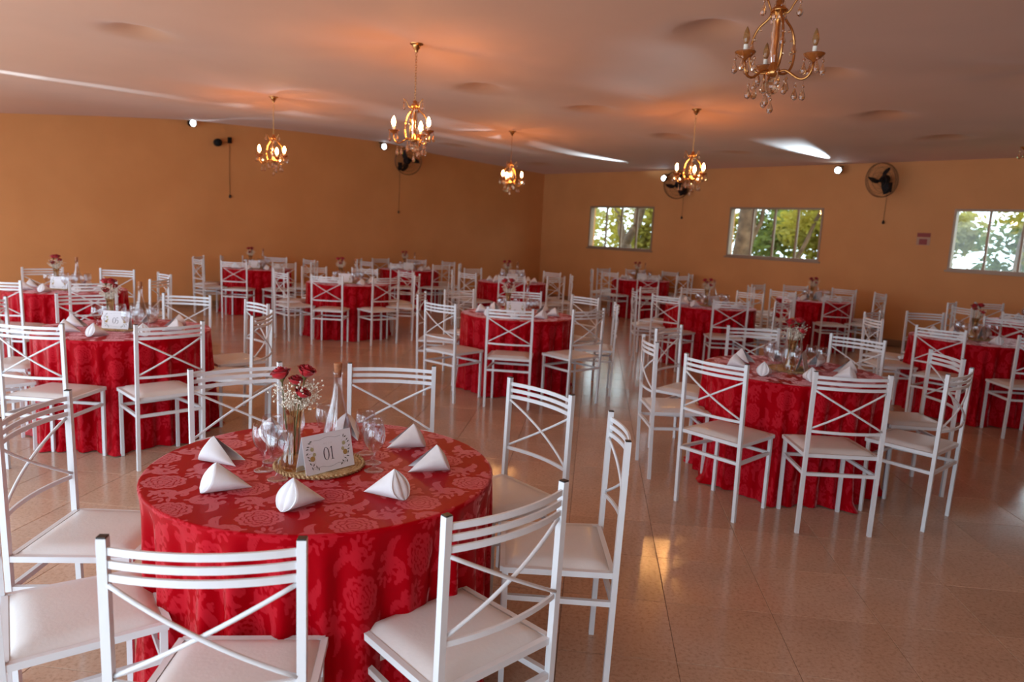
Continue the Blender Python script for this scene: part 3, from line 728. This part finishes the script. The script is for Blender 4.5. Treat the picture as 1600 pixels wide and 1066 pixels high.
for ti, (tx, ty, ph, rot, off, num) in enumerate(TABLES):
    a = R(rot); c = (tx-.02, ty) if ti == 0 else (tx, ty)
    short = ph[4:]
    t = E('round_table', (tx, ty, 0)); table_parts(t)
    tag(t, 'round table under the red cloth of ' + ph, 'table', 'round tables')
    cl = O('tablecloth', cloth_me, None, (tx, ty, 0), R(off)); tag(cl, 'red damask tablecloth over ' + ph, 'tablecloth', 'red tablecloths')
    for k in range(8):
        yaw = R(45*k+off)
        x, y = tx+.79*math.sin(yaw), ty-.79*math.cos(yaw)
        if ti in MEAS and k in MEAS[ti]: x, y, yd = MEAS[ti][k]; yaw = R(yd)
        if not in_view((x, y, .5), 40, 400): continue
        ch = copy_tree(chair_near if ti in (0, 1, 2, 4) else chair_far)
        ch.location = (x, y, 0); ch.rotation_euler = (0, 0, yaw)
        tag(ch, 'white cross-back chair, %s of %s' % (POS[k], ph), 'chair', 'white dining chairs')
        nr_ = .365
        nx_, ny_ = tx+nr_*math.sin(R(45*k+off)), ty-nr_*math.cos(R(45*k+off))
        rj = random.Random(ti*8+k)
        if in_view((nx_, ny_, TZ), 20, 20):
            np_ = O('napkin', nap_me, None, (nx_, ny_, ZT), R(45*k+off)+PI+((-.5, .15, .1, -.75, .3, -.2, -.15, -.1)[k] if ti == 0 else rj.uniform(-.35, .35)))
            tag(np_, 'folded white napkin, %s of %s' % (POS[k], ph), 'napkin', 'folded napkins')
    if not in_view((tx, ty, TZ), 60, 60): continue
    # woven mat
    t = E('woven_mat', (c[0], c[1], ZT), a); O('mat_coil', matc_me, t); O('braided_rim', rim_me, t)
    tag(t, 'round woven straw mat at the centre of ' + ph, 'mat', 'woven mats')
    zm = ZT+.009
    for gx, gy, gp in GLASS:
        p = setting_point(c, gx, gy, a)
        gl = O('wine_glass', glass_me, None, (p.x, p.y, ZT), rj.uniform(0, 6)); tag(gl, 'clear wine glass, %s one on %s' % (gp, ph), 'wine glass', 'wine glasses')
    p = setting_point(c, -.066, -.075, a)
    t = E('flower_vase', (p.x, p.y, zm), a); O('vase_body', vase_me, t)
    for k, (s0, s1, ri, tilt) in enumerate(STEMS):
        st = O('stem', stem_me[k], t)
        O('rose', rose_me[ri], st, mtx=Matrix.Translation(Vector(s1)) @ Matrix.Rotation(tilt, 4, 'Y') @ Matrix.Rotation(k*1.3, 4, 'Z') @ Matrix.Scale(1.12 if k < 2 else .92, 4))
        O('calyx', calyx_me, st, s1)
    gy = O('gypsophila_sprigs', gyp_me, t); gy['kind'] = 'stuff'
    tag(t, 'glass vase of red roses on ' + ph, 'vase', 'rose vases')
    p = setting_point(c, .035, .100, a)
    t = E('glass_bottle', (p.x, p.y, zm), a); O('glass_body', bottle_me, t); O('cork', cork_me, t)
    tag(t, 'clear glass bottle with a cork on ' + ph, 'bottle', 'corked bottles')
    p = setting_point(c, .060, -.078, a)
    t = E('table_card', (p.x, p.y, zm+.002), a+R(49.5)); O('folded_card', card_me, t)
    for nm, me in (('printed_border', border_me), ('printed_flower', gold_me), ('printed_bud', pgold_me), ('printed_leaf', leafp_me)): O(nm, me, t)
    if num: O('printed_number', num_me[num], t); O('printed_word', word_me, t)
    tag(t, ('floral white card reading %s on %s' % (num, ph)) if num else 'folded white floral card standing on ' + ph, 'card', 'table cards')
drop_tree(chair_near); drop_tree(chair_far)

# ------------------------------------------------------------------ chandeliers
km = {}
km['canopy'] = G().lathe([(.001, -.075), (.012, -.073), (.016, -.055), (.030, -.040), (.036, -.018), (.055, -.010), (.058, 0), (.001, 0)], 20).mesh('canopy', M['brass'], True, R(40))
def chain_mesh(L):
    g = G(); n = int(L/.022)
    for i in range(n):
        z = -.07-(i+.5)*(L-.07)/n; a = (i % 2)*PI/2
        P = [(math.cos(a)*.007*math.cos(q), math.sin(a)*.007*math.cos(q), z+.014*math.sin(q)) for q in np.linspace(0, 2*PI, 9)]
        g.tube(P, .0017, 4, cap=False)
    return g.mesh('chain', M['brass'])
km['chain'] = chain_mesh(.40)
km['crown'] = G().lathe([(.002, -.375), (.020, -.385), (.014, -.400), (.026, -.412), (.040, -.425), (.038, -.432), (.016, -.440), (.013, -.50), (.017, -.56), (.011, -.60), (.017, -.66), (.030, -.69), (.034, -.705), (.020, -.718), (.001, -.72)], 16).mesh('column', M['brass'], True)
km['col_glass'] = G().lathe([(.017, -.45), (.026, -.47), (.022, -.50), (.028, -.53), (.020, -.56), (.025, -.60), (.020, -.64), (.017, -.655)], 14, close=False).mesh('glass_column', M['crystal'], True)
def bez(P, n=14):
    P = [Vector(p) for p in P]; out = []
    for i in range(n+1):
        t = i/n; Q = P[:]
        while len(Q) > 1: Q = [Q[k].lerp(Q[k+1], t) for k in range(len(Q)-1)]
        out.append(Q[0])
    return out
km['upper_arm'] = G().tube(bez([(.02, 0, -.43), (.05, 0, -.47), (.055, 0, -.40), (.075, 0, -.385), (.095, 0, -.375)]), .0045, 7).mesh('upper_arm', M['brass'], True)
km['scroll'] = G().tube(bez([(.030, 0, -.425), (.045, 0, -.52), (.155, 0, -.43), (.06, 0, -.58), (.20, 0, -.66), (.07, 0, -.72), (.025, 0, -.695)], 22), .006, 7).mesh('scroll_arm', M['brass'], True)
km['arm'] = G().tube(bez([(.025, 0, -.70), (.08, 0, -.66), (.10, 0, -.78), (.175, 0, -.76), (.175, 0, -.665)], 18), .006, 8).mesh('arm', M['brass'], True)
km['dish'] = G().lathe([(.006, -.668), (.012, -.662), (.030, -.652), (.046, -.636), (.047, -.632), (.030, -.644), (.012, -.652), (.001, -.652)], 18, (.175, 0, 0), False).mesh('drip_dish', M['amber'], True)
km['sleeve'] = G().lathe([(.010, -.652), (.0105, -.600), (.001, -.598)], 12, (.175, 0, 0)).mesh('candle_sleeve', M['sleeve'], True, R(40))
def bulb(m): return G().lathe([(.006, -.600), (.011, -.590), (.0155, -.572), (.013, -.552), (.007, -.534), (.001, -.522)], 10, (.175, 0, 0)).mesh('bulb', M[m], True)
km['bulb1'] = bulb('bulb_on'); km['bulb0'] = bulb('bulb_off')
km['ball'] = G().sphere((0, 0, -.762), .036, 14, 10).mesh('glass_ball', M['crystal'], False)
drop_g = G().lathe([(.0010, -.0), (.0010, -.016), (.005, -.018), (.0065, -.023), (.005, -.028), (.0015, -.031), (.004, -.038), (.011, -.056), (.0145, -.068), (.0115, -.080), (.001, -.087)], 8)
km['bead'] = G().sphere((0, 0, 0), .0075, 8, 6).mesh('crystal_bead', M['crystal'])
km['drop'] = drop_g.mesh('crystal_drop', M['crystal'])
CN = ['glowing chandelier nearest the camera left of centre', 'glowing chandelier furthest left near the left wall', 'glowing chandelier furthest back near the room corner', 'glowing chandelier before the right wall fan', 'large unlit crystal chandelier hanging at upper right', 'unlit chandelier cut off at the right edge']
for i, (x, y, lit) in enumerate(CH):
    zc = ceil_at(x, y)+.004
    t = E('chandelier', (x, y, zc), R((200, 215, 230, 185, 205, 190)[i]))
    O('canopy', km['canopy'], t); O('chain', km['chain'], t); O('column', km['crown'], t); O('glass_column', km['col_glass'], t); O('glass_ball', km['ball'], t)
    for k in range(3):
        q = 2*PI*k/3
        O('upper_arm', km['upper_arm'], t, rz=q); O('scroll_arm', km['scroll'], t, rz=q+PI/3)
        ar = O('arm', km['arm'], t, rz=q); O('candle_sleeve', km['sleeve'], ar); O('bulb', km['bulb%d' % lit], ar)
        O('drip_dish', km['dish'], t, rz=q)
        for s in range(4):
            b_ = q + (.0); dx = .175+.043*math.cos(s*PI/2+.6); dy = .043*math.sin(s*PI/2+.6)
            O('crystal_drop', km['drop'], t, (dx*math.cos(q)-dy*math.sin(q), dx*math.sin(q)+dy*math.cos(q), -.638))
        O('crystal_drop', km['drop'], t, (.093*math.cos(q), .093*math.sin(q), -.378))
        O('crystal_drop', km['drop'], t, (.11*math.cos(q+PI/3), .11*math.sin(q+PI/3), -.520))
        O('crystal_drop', km['drop'], t, (.105*math.cos(q), .105*math.sin(q), -.745))
        for dr_, dz_ in ((.140, -.748), (.055, -.715)): O('crystal_drop', km['drop'], t, (dr_*math.cos(q), dr_*math.sin(q), dz_))
        for bx, bz in ((.075, -.505), (.098, -.545), (.100, -.60), (.104, -.64)):
            O('crystal_bead', km['bead'], t, (bx*math.cos(q+PI/3+.06), bx*math.sin(q+PI/3+.06), bz))
        O('crystal_drop', km['drop'], t, (.085*math.cos(q+PI/3), .085*math.sin(q+PI/3), -.69))
    O('crystal_drop', km['drop'], t, (0, 0, -.797))
    for k in range(5): O('crystal_drop', km['drop'], t, (.022*math.cos(k*1.2566), .022*math.sin(k*1.2566), -.385))
    dz = (-.08, -.08, -.08, -.10, .03, 0)[i]
    for o in t.children:
        if o.name.startswith('chain'): o.scale.z = (.40-dz)/.40
        elif not o.name.startswith('canopy'): o.location.z += dz
    tag(t, CN[i], 'chandelier', 'crystal chandeliers')

# ------------------------------------------------------------------ wall lamps, fans, sign
def wall_mtx(side, s, z, off=0.0):
    # frame on a wall: local x along the wall, local y pointing into the room, z up
    if side == 'R': p = RM(s, off, z); x, y = DR, DL
    elif side == 'F': p = RM(s, V-off, z); x, y = DR, DL*-1
    else: p = RM(off, s, z); x, y = DL*-1, DR
    if x.cross(y).z < 0: x = -x
    m = Matrix((x, y, Vector((0, 0, 1)))).transposed().to_4x4(); m.translation = p; return m
par_g = {}
par_g['can'] = G().lathe([(.001, -.075), (.04, -.07), (.055, -.03), (.058, .05), (.052, .05), (.050, .035), (.001, .03)], 20).mesh('housing', M['blackmetal'], True, R(40))
par_g['lens'] = G().lathe([(.05, .036), (.03, .042), (.001, .044)], 20).mesh('lens', M['led'], True)
par_g['yoke'] = G().tube([(-.064, 0, 0), (-.064, 0, .07), (0, 0, .085), (.064, 0, .07), (.064, 0, 0)], 0, sq=(.012, .004), up=(0, 1, 0)).mesh('yoke', M['blackmetal'])
par_g['stay'] = G().tube([(0, -.16, .085), (0, 0, .085)], .010, 8).mesh('wall_stay', M['blackmetal'])
def par(side, s, z, aim, label, power, cone=R(15)):
    m = wall_mtx(side, s, z, .16)
    t = O('stage_light', None, mtx=m); tag(t, label, 'stage light', 'wall stage lights')
    O('yoke', par_g['yoke'], t); O('wall_stay', par_g['stay'], t)
    d = (m.to_3x3().inverted() @ (Vector(aim)-m.translation)).normalized()
    rot = d.to_track_quat('Z', 'Y').to_matrix().to_4x4()
    h = O('housing', par_g['can'], t, mtx=rot); O('lens', par_g['lens'], h)
    if power:
        ld = bpy.data.lights.new('beam', 'SPOT'); ld.energy = power; ld.color = (.60, .84, 1.0); ld.spot_size = cone; ld.spot_blend = 1.0; ld.shadow_soft_size = .03
        lo = bpy.data.objects.new('beam', ld); COL.objects.link(lo); lo.parent = t
        lo.matrix_local = Matrix.Translation(d*.06) @ (d.to_track_quat('-Z', 'Y').to_matrix().to_4x4())
par('L', 8.53, 3.13, RM(6, 7.4, 3.0), 'glowing stage light high on the left wall, leftmost one', 60)
par('L', 4.78, 3.17, RM(8, 5.5, 2.7), 'glowing stage light beside the left wall fan', 40)
par('R', 3.77, 2.85, RM(4.25, 4.2, 3.05), 'glowing stage light between the leftmost window and chandelier', 4200, R(8))
par('R', 7.42, 2.905, RM(8.25, 4.4, 3.05), 'glowing stage light above the middle window', 4200, R(13))
par('F', 3.5, 2.88, RM(3.5, 10.6, 3.06), 'added unseen stage light above the open bays, streaking the ceiling', 5000, R(6))  # added fixture out of view, only to throw the left ceiling streak

fm = {}
def guard():
    g = G(); n = 40
    for r, z in ((.275, 0), (.278, .03), (.275, .06), (.21, .085), (.13, .10), (.21, -.025), (.13, -.04)):
        g.tube([(r*math.cos(2*PI*i/n), z, r*math.sin(2*PI*i/n)) for i in range(n+1)], .0042 if r > .27 else .0018, 5, cap=False)
    for i in range(36):
        a = 2*PI*i/36; c, s = math.cos(a), math.sin(a)
        g.tube([(.05*c, .105, .05*s), (.13*c, .10, .13*s), (.21*c, .085, .21*s), (.278*c, .03, .278*s), (.21*c, -.025, .21*s), (.10*c, -.045, .10*s)], .0009, 3, cap=False)
    return g
fm['guard'] = guard().mesh('guard', M['wire'])
fm['badge'] = G().lathe([(.001, .112), (.045, .110), (.05, .104), (.001, .100)], 20).mesh('badge', M['blackmetal'])
def blade():
    g = G(); n, m_ = 8, 4; vs_ = []
    for sgn in (1, -1):
        for i in range(n):
            t = i/(n-1); r = .04+.20*t; wd = .035+.075*math.sin(PI*min(1, .15+.75*t)); sweep = .35*t
            for j in range(m_):
                q = j/(m_-1)-.5; ang = sweep + q*wd/r*(.9 if t > .2 else .6)
                vs_.append((r*math.cos(ang), .035+q*.05+sgn*.0015, r*math.sin(ang)))
    f = []
    for b in (0, n*m_):
        f += [(b+i*m_+j, b+i*m_+j+1, b+(i+1)*m_+j+1, b+(i+1)*m_+j) for i in range(n-1) for j in range(m_-1)]
    return g.add(vs_, f)
fm['blade'] = blade().mesh('blade', M['blackmetal'], True)
rx = Matrix.Rotation(-PI/2, 4, 'X')
hub = G().lathe([(.001, .07), (.03, .065), (.04, .04), (.04, .01), (.001, .01)], 16); fm['hub'] = hub.mesh('hub', M['blackmetal'], True); fm['hub'].transform(rx)
mot = G().lathe([(.001, 0), (.06, -.005), (.075, -.03), (.072, -.10), (.05, -.13), (.001, -.135)], 18); fm['motor'] = mot.mesh('motor', M['blackmetal'], True); fm['motor'].transform(rx)
def fan(side, s, z, spin, tilt, cord_z, label):
    off = .30
    m = wall_mtx(side, s, z, off)
    t = O('wall_fan', None, mtx=m); tag(t, label, 'fan', 'wall fans')
    hd = Matrix.Rotation(tilt[1], 4, 'Z') @ Matrix.Rotation(tilt[0], 4, 'X')
    O('guard', fm['guard'], t, mtx=hd); O('badge', fm['badge'], t, mtx=hd @ rx) if False else None
    O('hub', fm['hub'], t, mtx=hd); O('motor', fm['motor'], t, mtx=hd)
    for k in range(3): O('blade', fm['blade'], t, mtx=hd @ Matrix.Rotation(spin+k*2*PI/3, 4, 'Y'))
    O('bracket_arm', G().tube([(0, -.10, -.04), (0, -.18, -.10), (0, -off+.01, -.12)], .014, 8).mesh('bracket_arm', M['blackmetal'], True), t)
    O('wall_plate', G().box((0, -off+.012, -.10), (.09, .024, .16)).mesh('wall_plate', M['blackmetal']), t)
    L = z-cord_z
    cdm = O('pull_cord', G().tube([(.015, -off+.03, -.18), (.013, -off+.03, -L*.6), (.018, -off+.03, -L)], .003, 5).mesh('pull_cord', M['cable']), t)
    O('pull_knob', G().lathe([(.001, .03), (.012, .02), (.022, -.01), (.018, -.032), (.001, -.036)], 12).mesh('pull_knob', M['cap'], True), cdm, (.018, -off+.03, -L))
fan('L', 4.27, 2.93, R(80), (R(-8), R(-18)), 1.89, 'black caged wall fan on the left wall')
fan('R', 4.20, 2.70, R(20), (R(-10), R(10)), 2.06, 'black caged wall fan behind the right lit chandelier')
fan('R', 8.23, 2.72, R(130), (R(-10), R(-14)), 2.05, 'black caged wall fan between middle and rightmost windows')
# bare fan motor left on the wall, with its control box and cord
m = wall_mtx('L', 8.08, 2.87, .12)
t = O('fan_motor', None, mtx=m); tag(t, 'bare black fan motor with box and hanging cord, left wall', 'motor')
bm_ = G().lathe([(.001, .05), (.05, .045), (.065, .02), (.065, -.05), (.05, -.08), (.001, -.085)], 18).mesh('motor', M['blackmetal'], True); bm_.transform(rx); O('motor', bm_, t)
O('bracket_arm', G().tube([(0, -.06, 0), (0, -.115, 0)], .015, 8).mesh('bracket_arm', M['blackmetal']), t)
dxm = wall_mtx('L', 7.84, 2.96, 0).translation - m.translation; lx = m.to_3x3().inverted() @ dxm
O('control_box', G().box((lx.x, -.10, .07), (.06, .04, .10)).mesh('control_box', M['blackmetal']), t)
O('link_cable', G().tube([(0, -.10, 0), (lx.x*.5, -.112, .02), (lx.x, -.112, .04)], .004, 5).mesh('link_cable', M['cable']), t)
cc = O('hanging_cord', G().tube([(lx.x, -.112, .02), (lx.x+.004, -.112, -.4), (lx.x, -.112, -.88)], .003, 5).mesh('hanging_cord', M['cable']), t)
O('pull_knob', G().lathe([(.001, .035), (.014, .02), (.022, -.01), (.018, -.032), (.001, -.036)], 12).mesh('pull_knob', M['cap'], True), cc, (lx.x, -.112, -.90))
# safety placard
m = wall_mtx('R', 8.86, 1.79, .004); t = O('wall_sign', None, mtx=m); tag(t, 'small red and pale safety placard on the right wall', 'sign')
O('upper_plate', G().box((0, 0, .065), (.20, .006, .065)).mesh('upper_plate', M['signred']), t)
lp = O('lower_plate', G().box((0, 0, -.035), (.20, .006, .125)).mesh('lower_plate', M['signpale']), t)
O('red_emblem', G().box((0, .004, -.045), (.12, .003, .09)).mesh('red_emblem', M['signred']), lp)
